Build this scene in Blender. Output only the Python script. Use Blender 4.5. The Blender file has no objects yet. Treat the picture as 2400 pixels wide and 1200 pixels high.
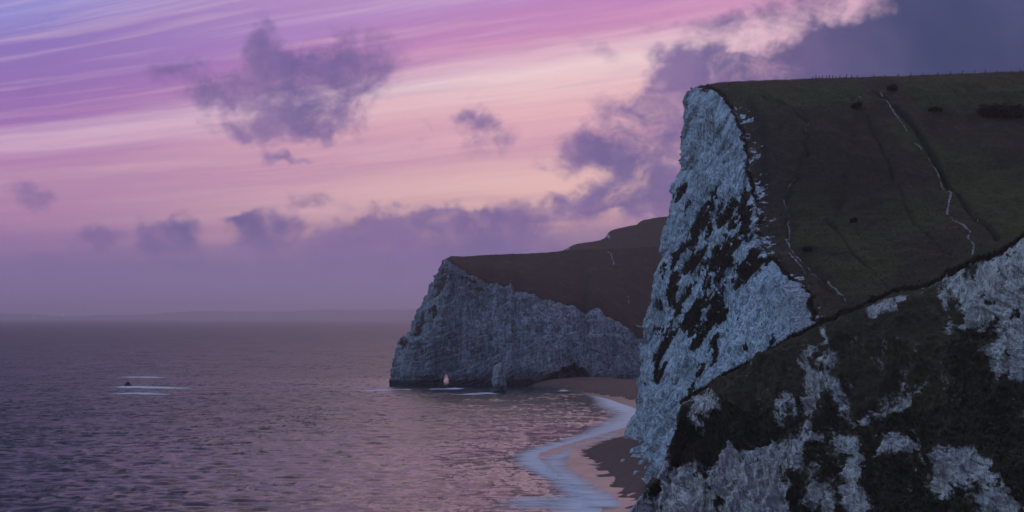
import bpy, math, random
import numpy as np
random.seed(4); rng = np.random.default_rng(11)
scene = bpy.context.scene
COL = scene.collection

# ------------------------------------------------------------------ camera
F = 4667.0          # focal length in photograph pixels (2400 wide) = 70 mm
HZ = 742.0          # eye level row in the photograph
EYE = 40.0          # camera stands 40 m above the sea, looking along +Y
cam_d = bpy.data.cameras.new('camera'); cam = bpy.data.objects.new('camera', cam_d)
COL.objects.link(cam); scene.camera = cam
cam.location = (0, 0, EYE); cam.rotation_euler = (math.radians(90), 0, 0)
cam_d.sensor_width = 36; cam_d.lens = F / 2400 * 36
cam_d.shift_y = (HZ - 600) / 2400
cam_d.clip_start = 1; cam_d.clip_end = 60000

# ------------------------------------------------------------------ colour + node helpers
def lin(r, g, b):
    f = lambda c: (c / 255 / 12.92) if c / 255 <= .04045 else ((c / 255 + .055) / 1.055) ** 2.4
    return (f(r), f(g), f(b), 1.0)

class NT:
    """small node graph writer"""
    def __init__(s, tree):
        s.t = tree; tree.nodes.clear()
    def n(s, kind, **kw):
        nd = s.t.nodes.new(kind)
        for k, v in kw.items(): setattr(nd, k, v)
        return nd
    def put(s, sock, v):
        if v is None: return
        if hasattr(v, 'is_output') or isinstance(v, bpy.types.NodeSocket): s.t.links.new(v, sock)
        else: sock.default_value = v
    def m(s, op, a, b=None, c=None, clamp=False):
        nd = s.n('ShaderNodeMath', operation=op, use_clamp=clamp)
        for i, v in enumerate((a, b, c)): s.put(nd.inputs[i], v)
        return nd.outputs[0]
    def v(s, op, a, b=None, scale=None):
        nd = s.n('ShaderNodeVectorMath', operation=op)
        s.put(nd.inputs[0], a)
        if b is not None: s.put(nd.inputs[1], b)
        if scale is not None: s.put(nd.inputs['Scale'], scale)
        return nd.outputs['Value' if op in ('LENGTH', 'DOT_PRODUCT') else 'Vector']
    def xyz(s, x=0., y=0., z=0.):
        nd = s.n('ShaderNodeCombineXYZ')
        for i, v in enumerate((x, y, z)): s.put(nd.inputs[i], v)
        return nd.outputs[0]
    def sep(s, v):
        nd = s.n('ShaderNodeSeparateXYZ'); s.put(nd.inputs[0], v); return nd.outputs
    def step(s, x, a, b, lo=0., hi=1., kind='SMOOTHSTEP'):
        nd = s.n('ShaderNodeMapRange', interpolation_type=kind)
        for i, v in enumerate((x, a, b, lo, hi)): s.put(nd.inputs[i], v)
        return nd.outputs[0]
    def noise(s, vec, scale=1., detail=4., rough=.55, dist=0., lac=2., out=0):
        nd = s.n('ShaderNodeTexNoise')
        s.put(nd.inputs['Vector'], vec)
        for k, v in (('Scale', scale), ('Detail', detail), ('Roughness', rough), ('Distortion', dist), ('Lacunarity', lac)): s.put(nd.inputs[k], v)
        return nd.outputs[out]
    def ramp(s, x, stops, interp='LINEAR'):
        nd = s.n('ShaderNodeValToRGB'); cr = nd.color_ramp; cr.interpolation = interp
        while len(cr.elements) < len(stops): cr.elements.new(0.5)
        for e, (p, c) in zip(cr.elements, stops): e.position = p; e.color = c
        s.put(nd.inputs[0], x); return nd.outputs[0]
    def mix(s, f, a, b, blend='MIX'):
        nd = s.n('ShaderNodeMix', data_type='RGBA', blend_type=blend)
        s.put(nd.inputs[0], f); s.put(nd.inputs[6], a); s.put(nd.inputs[7], b)
        return nd.outputs[2]
    def attr(s, name):
        return s.n('ShaderNodeAttribute', attribute_name=name).outputs['Fac']

# ------------------------------------------------------------------ world: dusk sky after sunset
world = bpy.data.worlds.new('World'); scene.world = world; world.use_nodes = True
SKY = 1.0
def build_sky():
    g = NT(world.node_tree)
    d = g.n('ShaderNodeTexCoord').outputs['Generated']
    x, y, z = g.sep(d)
    az = g.m('ARCTAN2', x, y); el = g.m('ARCSINE', z)
    U = g.m('MULTIPLY', az, F / 1000); V = g.m('MULTIPLY', el, F / 1000)
    P = g.xyz(U, V, 0.)
    # long high streaks that fan out from the left
    wob = g.noise(P, 1.6, 3, .5, 0.)
    Uc = g.m('MINIMUM', g.m('MAXIMUM', U, -1.6), 1.6)
    fac = g.m('ADD', g.m('MULTIPLY', g.m('ADD', Uc, 1.2), .337), 1.)
    n0 = g.m('DIVIDE', V, fac)
    n0 = g.m('ADD', n0, g.m('MULTIPLY', g.m('SUBTRACT', wob, .5), .03))
    S = g.xyz(g.m('MULTIPLY', U, .9), g.m('MULTIPLY', n0, 26.), 0.)
    st = g.noise(S, 1., 5, .6, .35)
    S2 = g.xyz(g.m('MULTIPLY', U, 1.6), g.m('MULTIPLY', n0, 48.), 3.)
    st2 = g.noise(S2, 1., 3, .6, .2)
    n1 = g.m('ADD', n0, g.m('MULTIPLY', g.m('SUBTRACT', st, .5), .075))
    # ramp coordinate: n 0..1 fills 0..0.8, the rest of the dome 0.8..1
    lo = g.m('MULTIPLY', n1, .8)
    hi = g.m('ADD', .8, g.m('MULTIPLY', g.m('SUBTRACT', n1, 1.), .2 / 6.))
    pos = g.m('ADD', g.m('MULTIPLY', lo, g.m('LESS_THAN', n1, 1.)), g.m('MULTIPLY', hi, g.m('GREATER_THAN', n1, .99999)), clamp=True)
    R = lambda L: [((n * .8) if n <= 1 else .8 + (n - 1) * .2 / 6, lin(*c)) for n, c in L]
    left = g.ramp(pos, R([(0, (130, 112, 158)), (.12, (136, 114, 162)), (.18, (160, 122, 168)), (.242, (180, 134, 174)), (.312, (190, 145, 180)),
                          (.352, (182, 132, 180)), (.385, (206, 166, 198)), (.405, (204, 166, 200)), (.43, (162, 117, 180)), (.50, (152, 114, 182)),
                          (.60, (142, 118, 190)), (.67, (150, 145, 212)), (.74, (128, 122, 205)), (.9, (104, 104, 168)), (2.2, (82, 88, 130)), (6.5, (80, 94, 134))]))
    right = g.ramp(pos, R([(0, (132, 113, 157)), (.11, (144, 120, 158)), (.147, (182, 142, 166)), (.17, (216, 168, 172)), (.20, (236, 190, 186)),
                           (.235, (234, 188, 188)), (.28, (214, 162, 182)), (.325, (232, 180, 190)), (.36, (236, 190, 196)), (.405, (240, 210, 214)),
                           (.45, (208, 148, 188)), (.50, (194, 136, 190)), (.545, (192, 152, 205)), (.62, (212, 164, 200)), (.8, (240, 200, 210)), (1.1, (244, 212, 216)), (1.9, (222, 192, 206)), (2.2, (176, 158, 184)), (2.6, (120, 120, 164)), (6.5, (78, 94, 138))]))
    base = g.mix(g.step(U, -1.25, .15), left, right)
    s2 = g.m('MULTIPLY', g.m('SUBTRACT', st2, .5), g.step(V, .12, .35))
    base = g.mix(g.m('MULTIPLY', s2, 1.15, clamp=True), base, lin(240, 206, 212))
    base = g.mix(g.m('MULTIPLY', s2, -.9, clamp=True), base, lin(146, 112, 172))
    base = g.mix(g.m('MULTIPLY', g.step(U, .25, .75, 0., .55), g.step(V, 1.2, .8)), base, lin(212, 160, 194))
    # low cumulus: soft ellipses broken up by warped noise
    w1 = g.noise(P, 5., 4, .6, 0., out=1)
    w2 = g.noise(P, 16., 4, .6, 0., out=1)
    Q = g.v('ADD', P, g.v('SCALE', g.v('SUBTRACT', w1, (.5, .5, .5)), scale=.16))
    Q = g.v('ADD', Q, g.v('SCALE', g.v('SUBTRACT', w2, (.5, .5, .5)), scale=.05))
    E = [(610, 110, 55, 75, .8), (640, 180, 90, 70, .8), (840, 130, 130, 80, 1.1), (850, 190, 80, 70, .8), (740, 190, 90, 70, .9), (690, 240, 120, 80, 1.2), (545, 298, 90, 36, .9), (510, 225, 90, 36, 1.), (430, 165, 80, 26, .8), (785, 300, 80, 42, .9), (700, 376, 80, 24, 1.),
         (1095, 298, 50, 30, .9), (1150, 330, 80, 44, .7), (1380, 350, 100, 55, 1.), (1470, 250, 110, 50, .7), (1560, 300, 90, 60, .7), (1600, 380, 150, 140, 1.3), (1620, 250, 110, 110, .9), (1500, 440, 130, 60, .8), (1440, 480, 170, 50, .9), (1300, 380, 50, 30, .5), (412, 545, 75, 44, 1.4), (620, 540, 75, 42, 1.25), (245, 552, 60, 32, 1.15), (570, 502, 60, 20, .9),
         (90, 450, 65, 34, .9), (1065, 510, 65, 34, 1.3), (910, 528, 105, 38, 1.25), (1250, 495, 130, 46, .9), (1130, 545, 200, 40, .9), (800, 560, 130, 36, .8), (0, 535, 45, 26, .8), (750, 487, 70, 22, .8), (1400, 110, 80, 26, .55), (1640, 60, 120, 40, .75), (1800, 20, 130, 40, .5), (1610, 140, 70, 40, .5),
         (1850, 330, 330, 210, 1.3), (1740, 200, 170, 80, 1.), (2450, 60, 430, 330, 1.9), (2060, 200, 380, 100, 1.4), (1180, 620, 460, 70, 1.), (500, 650, 700, 70, .9)]
    field = None
    for (cx, cy, rx, ry, w) in E:
        mp = g.n('ShaderNodeMapping', vector_type='TEXTURE')
        g.put(mp.inputs[0], Q)
        mp.inputs['Location'].default_value = ((cx - 1200) / 1000, (HZ - cy) / 1000, 0)
        mp.inputs['Scale'].default_value = (rx / 1000, ry / 1000, 1)
        r = g.step(g.v('LENGTH', mp.outputs[0]), 0., 1.6, w, 0.)
        field = r if field is None else g.m('ADD', field, r)
    field = g.m('ADD', g.m('MINIMUM', field, 1.08), g.m('MULTIPLY', g.step(U, .5, 1.0, 0., .8), g.m('MINIMUM', field, 1.)))
    fn = g.m('ADD', g.m('MULTIPLY', g.noise(P, 8., 7, .62, .45), .72), g.m('MULTIPLY', g.noise(g.v('MULTIPLY', P, (.8, 1.3, 1.)), 23., 5, .6, .6), .28))
    dens = g.m('ADD', field, g.m('MULTIPLY', g.m('SUBTRACT', fn, .5), 2.9))
    cl = g.step(dens, .16, 1.3)
    cl = g.m('MULTIPLY', cl, g.step(az, 1.2, .9))            # this cloud bank thins out well to the right
    cl = g.m('MULTIPLY', cl, g.step(az, -1.2, -.9))
    cn = g.noise(P, 4., 5, .6, .3)
    ccol = g.mix(g.step(U, .25, 1.05), g.mix(g.step(cn, .35, .65), lin(104, 92, 148), lin(134, 110, 160)), g.mix(g.step(cn, .3, .7), lin(58, 67, 106), lin(72, 78, 117)))
    ccol = g.mix(g.step(V, .22, .05), ccol, lin(134, 114, 162))
    ccol = g.mix(g.step(V, .55, 1.6), ccol, lin(76, 84, 130))
    col = g.mix(g.m('MULTIPLY', cl, g.step(U, .3, .9, .93, 1.)), base, ccol)
    # away from the sunset the sky goes over to plain blue dusk
    aa = g.m('ABSOLUTE', az)
    blue = g.ramp(g.m('DIVIDE', el, 1.5708, clamp=True), [(0, lin(100, 110, 146)), (.15, lin(108, 128, 170)), (.5, lin(96, 116, 162)), (1, lin(78, 96, 146))])
    col = g.mix(g.step(aa, .5, 1.7), col, blue)
    bg = g.n('ShaderNodeBackground'); g.put(bg.inputs[0], col); bg.inputs[1].default_value = SKY
    g.put(g.n('ShaderNodeOutputWorld').inputs[0], bg.outputs[0])
build_sky()

# the last soft skylight glow from the open sea side, no disc in view
sun_d = bpy.data.lights.new('sun', 'SUN'); sun_d.energy = .58; sun_d.angle = math.radians(22); sun_d.color = (.44, .73, 1.0)
sun = bpy.data.objects.new('sun', sun_d); COL.objects.link(sun)
sun.rotation_euler = (math.radians(52), 0, math.radians(-84))      # from the left, off the open sea

scene.view_settings.view_transform = 'Standard'; scene.view_settings.look = 'None'
scene.view_settings.exposure = 0.0; scene.view_settings.gamma = 1.0
scene.cycles.max_bounces = 5; scene.cycles.diffuse_bounces = 3; scene.cycles.glossy_bounces = 3
scene.cycles.use_denoising = True; scene.cycles.volume_bounces = 1

# ------------------------------------------------------------------ numpy helpers
def P3(px, py, d):
    """photograph pixel + distance -> world"""
    px, py, d = np.broadcast_arrays(np.asarray(px, float), np.asarray(py, float), np.asarray(d, float))
    return np.stack([(px - 1200) / F * d, d, EYE + (HZ - py) / F * d], -1)
def pix(p):
    return 1200 + p[..., 0] / p[..., 1] * F, HZ - (p[..., 2] - EYE) / p[..., 1] * F
def dz(py, z): return (EYE - z) * F / (py - HZ)
def poly(pts, n=None, t=None):
    """resample a polyline (k, m) by arc length of its first two columns"""
    a = np.asarray(pts, float); L = np.r_[0, np.cumsum(np.hypot(*np.diff(a[:, :2], axis=0).T))]; L /= L[-1]
    if t is None: t = np.linspace(0, 1, n)
    return np.stack([np.interp(t, L, a[:, k]) for k in range(a.shape[1])], -1)
def hsh(i, j, k, seed):
    h = (i * 374761393 + j * 668265263 + k * 2147483647 + seed * 144665) & 0xffffffff
    h = ((h ^ (h >> 13)) * 1274126177) & 0xffffffff
    h = ((h ^ (h >> 16)) * 2246822519) & 0xffffffff
    return ((h ^ (h >> 15)) & 0xffff) / 65535.0
def vnoise(p, seed=0):
    f = np.floor(p).astype(np.int64); t = p - f; t = t * t * t * (t * (t * 6 - 15) + 10)
    i, j, k = f[..., 0], f[..., 1], f[..., 2]; x, y, z = t[..., 0], t[..., 1], t[..., 2]
    r = 0
    for a in (0, 1):
        for b in (0, 1):
            for c in (0, 1):
                r = r + hsh(i + a, j + b, k + c, seed) * (x if a else 1 - x) * (y if b else 1 - y) * (z if c else 1 - z)
    return r
def fbm(p, size, octs=4, seed=0, gain=.5, ridged=False):
    p = np.asarray(p, float) / np.asarray(size, float); s = 0; a = 1; tot = 0
    for o in range(octs):
        v = vnoise(p * 2.03 ** o + o * 17.3, seed + o)
        if ridged: v = 1 - np.abs(2 * v - 1)
        s = s + a * v; tot += a; a *= gain
    return s / tot - .5
def sstep(x, a, b):
    t = np.clip((x - a) / (b - a), 0, 1); return t * t * (3 - 2 * t)
def strokes(px, py, S, warp=0.):
    """soft coverage of capsule strokes [(x, y, x, y, ..., w)]: 1 on the line, 0 at 2 w"""
    m = np.zeros(px.shape)
    for s in S:
        w = s[-1]; q = np.array(s[:-1], float).reshape(-1, 2)
        if len(q) == 1: q = np.vstack([q, q + [.1, 0]])
        for (x0, y0), (x1, y1) in zip(q[:-1], q[1:]):
            dx, dy = x1 - x0, y1 - y0
            t = np.clip(((px - x0) * dx + (py - y0) * dy) / (dx * dx + dy * dy), 0, 1)
            m = np.maximum(m, 1 - np.hypot(px - x0 - t * dx, py - y0 - t * dy) / (2. * w))
    return np.clip(m, 0, 1)
def ledge(b, period):
    t = b / period; return (t - np.floor(t)) ** 1.6 - .4
def normals(G):
    du = np.gradient(G, axis=0); dv = np.gradient(G, axis=1); n = np.cross(du, dv)
    return n / np.maximum(np.linalg.norm(n, axis=-1, keepdims=True), 1e-9)

def link(name, me, mat, parent=None, kind=None, label=None, cat=None, group=None):
    o = bpy.data.objects.new(name, me); COL.objects.link(o)
    if mat is not None and me is not None: me.materials.append(mat)
    if parent is not None: o.parent = parent
    if kind: o['kind'] = kind
    if label: o['label'] = label
    if cat: o['category'] = cat
    if group: o['group'] = group
    return o
def mesh_np(name, verts, faces, attrs=None, smooth=True):
    """faces: (n, 3) or (n, 4) int array"""
    me = bpy.data.meshes.new(name); verts = np.ascontiguousarray(verts, np.float32).reshape(-1, 3)
    faces = np.ascontiguousarray(faces, np.int32); k = faces.shape[1]
    me.vertices.add(len(verts)); me.vertices.foreach_set('co', verts.ravel())
    me.loops.add(faces.size); me.loops.foreach_set('vertex_index', faces.ravel())
    me.polygons.add(len(faces)); me.polygons.foreach_set('loop_start', np.arange(0, faces.size, k, dtype=np.int32))
    if smooth: me.polygons.foreach_set('use_smooth', np.ones(len(faces), bool))
    for nme, a in (attrs or {}).items():
        at = me.attributes.new(nme, 'FLOAT', 'POINT'); at.data.foreach_set('value', np.ascontiguousarray(a, np.float32).ravel())
    me.update(calc_edges=True); me.validate()
    return me
def grid_faces(r, c, keep=None):
    i = np.arange(r - 1)[:, None] * c + np.arange(c - 1)[None]
    f = np.stack([i, i + 1, i + c + 1, i + c], -1)
    f = f.reshape(-1, 4) if keep is None else f[keep]
    return f
def sheet(name, G, mat, attrs=None, keep=None, **kw):
    r, c = G.shape[:2]
    return link(name, mesh_np(name, G, grid_faces(r, c, keep), attrs), mat, **kw)
def empty(name, loc, **kw):
    o = link(name, None, None, **kw); o.location = loc; o.empty_display_size = .5; return o

# ------------------------------------------------------------------ materials
MATS = {}
def material(name):
    m = bpy.data.materials.new(name); m.use_nodes = True; MATS[name] = m
    g = NT(m.node_tree); b = g.n('ShaderNodeBsdfPrincipled'); o = g.n('ShaderNodeOutputMaterial'); g.put(o.inputs[0], b.outputs[0])
    b.inputs['Roughness'].default_value = .9; b.inputs['Specular IOR Level'].default_value = .15
    return m, g, b
def pos(g): return g.n('ShaderNodeNewGeometry').outputs['Position']

def terrain(name, chalk_a, chalk_b, soil, turf_a, turf_b, fine=1.0, bump=.5, soft=.06):
    """chalk where attribute veg < .5, turf above; 'olive' shifts the turf, 'wet' = tide stain, 'rust' = brown chalk"""
    m, g, b = material(name); p = pos(g)
    big = g.noise(p, .12 / fine, 4, .6); mid = g.noise(p, .9 / fine, 5, .65); small = g.noise(p, 4.5 / fine, 4, .65)
    strat = g.noise(g.v('MULTIPLY', p, (.25, .25, 1.6)), 1. / fine, 4, .6, .6)
    flute = g.noise(g.v('MULTIPLY', p, (1., 1., .22)), .42 / fine, 5, .65, .8)
    ch = g.mix(g.step(mid, .3, .7), chalk_a, chalk_b)
    crack = g.m('ABSOLUTE', g.m('SUBTRACT', flute, .5))
    ch = g.mix(g.step(crack, .06, .0, 0., .85), ch, (soil[0] * .5, soil[1] * .5, soil[2] * .5, 1))
    ch = g.mix(g.step(flute, .52, .7, 0., .5), ch, soil)
    ch = g.mix(g.m('MULTIPLY', g.step(strat, .56, .72), .45), ch, soil)
    ch = g.mix(g.m('MULTIPLY', g.step(small, .55, .8), .5), ch, soil)
    ch = g.mix(g.m('MULTIPLY', g.step(big, .5, .75), .35), ch, (chalk_b[0] * .62, chalk_b[1] * .6, chalk_b[2] * .58, 1))
    ch = g.mix(g.m('MULTIPLY', g.attr('chalk_dark'), .9, clamp=True), ch, (soil[0] * .55, soil[1] * .55, soil[2] * .55, 1))
    ch = g.mix(g.m('MULTIPLY', g.attr('rust'), .8, clamp=True), ch, (.16, .10, .075, 1))
    tf = g.mix(g.m('ADD', g.m('MULTIPLY', g.attr('olive'), 1.), g.m('MULTIPLY', g.m('SUBTRACT', big, .5), 1.2), clamp=True), turf_a, turf_b)
    tf = g.mix(g.step(mid, .42, .75), tf, (turf_a[0] * .42, turf_a[1] * .45, turf_a[2] * .5, 1))
    tf = g.mix(g.m('MULTIPLY', g.step(small, .55, .8), .5), tf, (turf_b[0] * 1.7, turf_b[1] * 1.55, turf_b[2] * 1.4, 1))
    pat = g.noise(g.v('MULTIPLY', p, (1., .6, 1.)), .26 / fine, 4, .6, .5)
    tf = g.mix(g.step(pat, .52, .7, 0., .7), tf, (turf_a[0] * 1.9, turf_a[1] * 1.75, turf_a[2] * 1.7, 1))
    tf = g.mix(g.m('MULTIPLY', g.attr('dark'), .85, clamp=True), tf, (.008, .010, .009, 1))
    v = g.m('ADD', g.attr('veg'), g.m('MULTIPLY', g.m('SUBTRACT', mid, .5), .9))
    v = g.m('ADD', v, g.m('MULTIPLY', g.m('SUBTRACT', small, .5), .35))
    col = g.mix(g.step(v, .5 - soft, .5 + soft), ch, tf)
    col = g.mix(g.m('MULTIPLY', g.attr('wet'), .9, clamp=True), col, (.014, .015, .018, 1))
    g.put(b.inputs['Base Color'], col)
    bp = g.n('ShaderNodeBump'); bp.inputs['Strength'].default_value = bump; bp.inputs['Distance'].default_value = .5 * fine
    g.put(bp.inputs['Height'], g.m('ADD', g.m('MULTIPLY', mid, 1.), g.m('MULTIPLY', small, .45)))
    g.put(b.inputs['Normal'], bp.outputs[0])
    return m
TURF_A = (.047, .036, .022, 1); TURF_B = (.058, .064, .017, 1)
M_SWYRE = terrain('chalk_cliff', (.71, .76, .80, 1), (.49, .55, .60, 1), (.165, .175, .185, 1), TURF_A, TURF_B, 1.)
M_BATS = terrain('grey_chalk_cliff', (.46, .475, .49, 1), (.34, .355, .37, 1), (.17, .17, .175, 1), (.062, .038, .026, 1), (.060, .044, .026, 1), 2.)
M_FORE = terrain('weathered_chalk_slope', (.84, .74, .68, 1), (.62, .545, .51, 1), (.27, .24, .23, 1), (.068, .050, .028, 1), (.056, .052, .022, 1), .6, .7, .19)

def plain(name, col, col2, scale=1., rough=.9, bump=0.):
    m, g, b = material(name); p = pos(g); n = g.noise(p, scale, 5, .6)
    g.put(b.inputs['Base Color'], g.mix(g.step(n, .3, .7), col, col2)); b.inputs['Roughness'].default_value = rough
    if bump:
        bp = g.n('ShaderNodeBump'); bp.inputs['Strength'].default_value = bump; bp.inputs['Distance'].default_value = .3
        g.put(bp.inputs['Height'], n); g.put(b.inputs['Normal'], bp.outputs[0])
    return m
M_SCRUB = plain('dark_scrub', (.030, .034, .018, 1), (.085, .070, .036, 1), .12)
M_DRY = plain('dry_grass', (.075, .055, .026, 1), (.036, .030, .016, 1), .5)
M_TUSS = plain('tussock_grass', (.064, .046, .030, 1), (.044, .036, .022, 1), .12)
M_BUSH = plain('thorn_leaves', (.010, .013, .008, 1), (.020, .024, .012, 1), 1.)
M_WOOD = plain('weathered_wood', (.10, .085, .07, 1), (.06, .05, .045, 1), 3.)
M_ROCK = plain('white_chalk_rock', (.58, .58, .58, 1), (.34, .34, .35, 1), .9, bump=.5)
M_DARKROCK = plain('wet_dark_rock', (.015, .015, .018, 1), (.035, .033, .035, 1), .8, .5, .5)
M_FARLAND = plain('distant_land', (.05, .05, .045, 1), (.03, .035, .03, 1), .002)

# ------------------------------------------------------------------ shoreline in plan: distance along the view -> x
def plan(rows, z=.3):
    a = np.array([(dz(py, z), (px - 1200) / F * dz(py, z)) for px, py in rows]); a = a[np.argsort(a[:, 0])]
    return a[:, 0], a[:, 1]
SEA_D, SEA_X = plan([(1330, 1300), (1395, 1200), (1400, 1175), (1345, 1140), (1290, 1115), (1235, 1070), (1245, 1060), (1300, 1043), (1400, 1014), (1440, 1003), (1490, 988), (1500, 975), (1470, 958), (1450, 948), (1425, 936), (1400, 929), (1330, 914), (1300, 909), (1240, 906)])
DRY_D, DRY_X = plan([(1440, 1400), (1470, 1300), (1478, 1200), (1482, 1172), (1462, 1155), (1440, 1130), (1418, 1098), (1392, 1068), (1376, 1052), (1392, 1043), (1440, 1029), (1495, 1011), (1600, 990), (1640, 970), (1600, 950), (1500, 938), (1430, 926), (1345, 913.5), (1310, 909), (1250, 905)], 1.1)
def shore_x(d): return np.interp(d, SEA_D, SEA_X)
def dry_x(d): return np.interp(d, DRY_D, DRY_X)

# ------------------------------------------------------------------ sea
def build_sea():
    m, g, b = material('sea_water'); p = pos(g)
    x, y, z = g.sep(p)
    q = g.xyz(g.m('MULTIPLY', x, .62), y, 0.)
    shelter = g.attr('shelter')
    def nv(scale, amp, off, det=2):
        n = g.noise(g.v('ADD', q, (off, off * 2, 0)), scale, det, .5, 0., out=1)
        return g.v('SCALE', g.v('SUBTRACT', n, (.5, .5, .5)), scale=amp)
    s = g.v('ADD', nv(.03, .30, 0, 2), nv(.10, .65, 40, 3))
    s = g.v('ADD', s, nv(.36, .75, 90, 2))
    grp = g.noise(g.v('MULTIPLY', p, (.50, .13, 0)), 1., 5, .66, .3, out=1)
    s = g.v('ADD', s, g.v('SCALE', g.v('SUBTRACT', grp, (.5, .5, .5)), scale=1.25))
    gust = g.noise(q, .006, 3, .5)
    amp = g.m('MULTIPLY', g.step(gust, .3, .7, .8, 1.4), g.step(shelter, 0., 1., 1., .6))
    s = g.v('MULTIPLY', g.v('SCALE', s, scale=amp), (1., 1., 0.))
    nn = g.v('NORMALIZE', g.v('ADD', s, (0, 0, 1)))
    g.put(b.inputs['Normal'], nn)
    g.put(b.inputs['Base Color'], g.mix(g.step(g.noise(q, .02, 3, .5), .3, .7), (.010, .013, .018, 1), (.018, .020, .026, 1)))
    b.inputs['IOR'].default_value = 1.33; b.inputs['Specular IOR Level'].default_value = .5
    g.put(b.inputs['Roughness'], g.attr('rough'))
    # near water carries real waves; far water lies flat and only its gloss is broken up
    nr, nc = 900, 410
    ys = np.geomspace(330, 3600, nr); us = np.linspace(-.34, .17, nc)
    Yf, Uf = np.meshgrid(ys, us, indexing='ij'); Xf = Uf * Yf
    Gf = np.stack([Xf, Yf, wave_h(Xf, Yf)], -1)
    yo = np.r_[-1500, -600, 0, np.arange(150, 1500, 60), np.geomspace(1500, 3490, 14), np.geomspace(3620, 31800, 46)]
    xo = np.r_[np.linspace(-14500, -900, 30), np.arange(-860, 300, 60), np.linspace(320, 14500, 30)]
    Yo, Xo = np.meshgrid(yo, xo, indexing='ij')
    inside = (Xo > -.33 * Yo) & (Xo < .16 * Yo) & (Yo > 340) & (Yo < 3500)
    Go = np.stack([Xo, Yo, np.where(inside, -2.5, -.02)], -1)
    sh = lambda X, Y: np.exp(-(np.clip(shore_x(np.clip(Y, 420, 1160)) - X, 0, None) / 95.) ** 1.6) * ((Y > 250) & (Y < 1300))
    ro = lambda Y: np.interp(Y, [300, 700, 1500, 4000, 12000], [.32, .34, .38, .45, .48])
    V = np.concatenate([Gf.reshape(-1, 3), Go.reshape(-1, 3)]); Fc = np.concatenate([grid_faces(nr, nc), grid_faces(len(yo), len(xo)) + nr * nc])
    link('sea', mesh_np('sea', V, Fc, {'shelter': sh(V[:, 0], V[:, 1]), 'rough': ro(V[:, 1]) * (1 - .55 * sh(V[:, 0], V[:, 1]))}), m, kind='structure', label='wind-ruffled dusky purple sea reaching to the horizon')
_w = np.random.default_rng(5); WAVES = []
for k in range(46):
    lam = 3.2 * (5.5 ** (k / 45.)); th = _w.normal() * .55 + .18
    WAVES.append((lam, math.sin(th), -math.cos(th), _w.random() * 6.283, (.047 if lam < 9 else .015) * lam / 6.283))
def wave_h(X, Y):
    h = np.zeros(X.shape); row = Y * .00266
    calm = 1 - .6 * np.exp(-np.clip(shore_x(np.clip(Y, 420, 1160)) - X, 0, None) / 80.) * ((Y > 250) & (Y < 1230))
    calm = calm * (1 - .9 * np.exp(-np.clip(shore_x(np.clip(Y, 420, 1160)) - X, 0, None) / 16.) * ((Y > 250) & (Y < 1230)))
    gust = .75 + .9 * (vnoise(np.stack([X / 90., Y / 160., X * 0], -1), 3))
    for lam, dx, dy, ph, am in WAVES:
        w = np.clip((lam / row - 1.7) / 1.3, 0, 1)
        h += w * am * np.sin(6.283 / lam * (X * dx + Y * dy) + ph + 2.5 * (vnoise(np.stack([X / 40., Y / 40., X * 0 + lam], -1), 7) if lam > 7 else 0))
    return h * calm * gust
build_sea()

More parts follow.
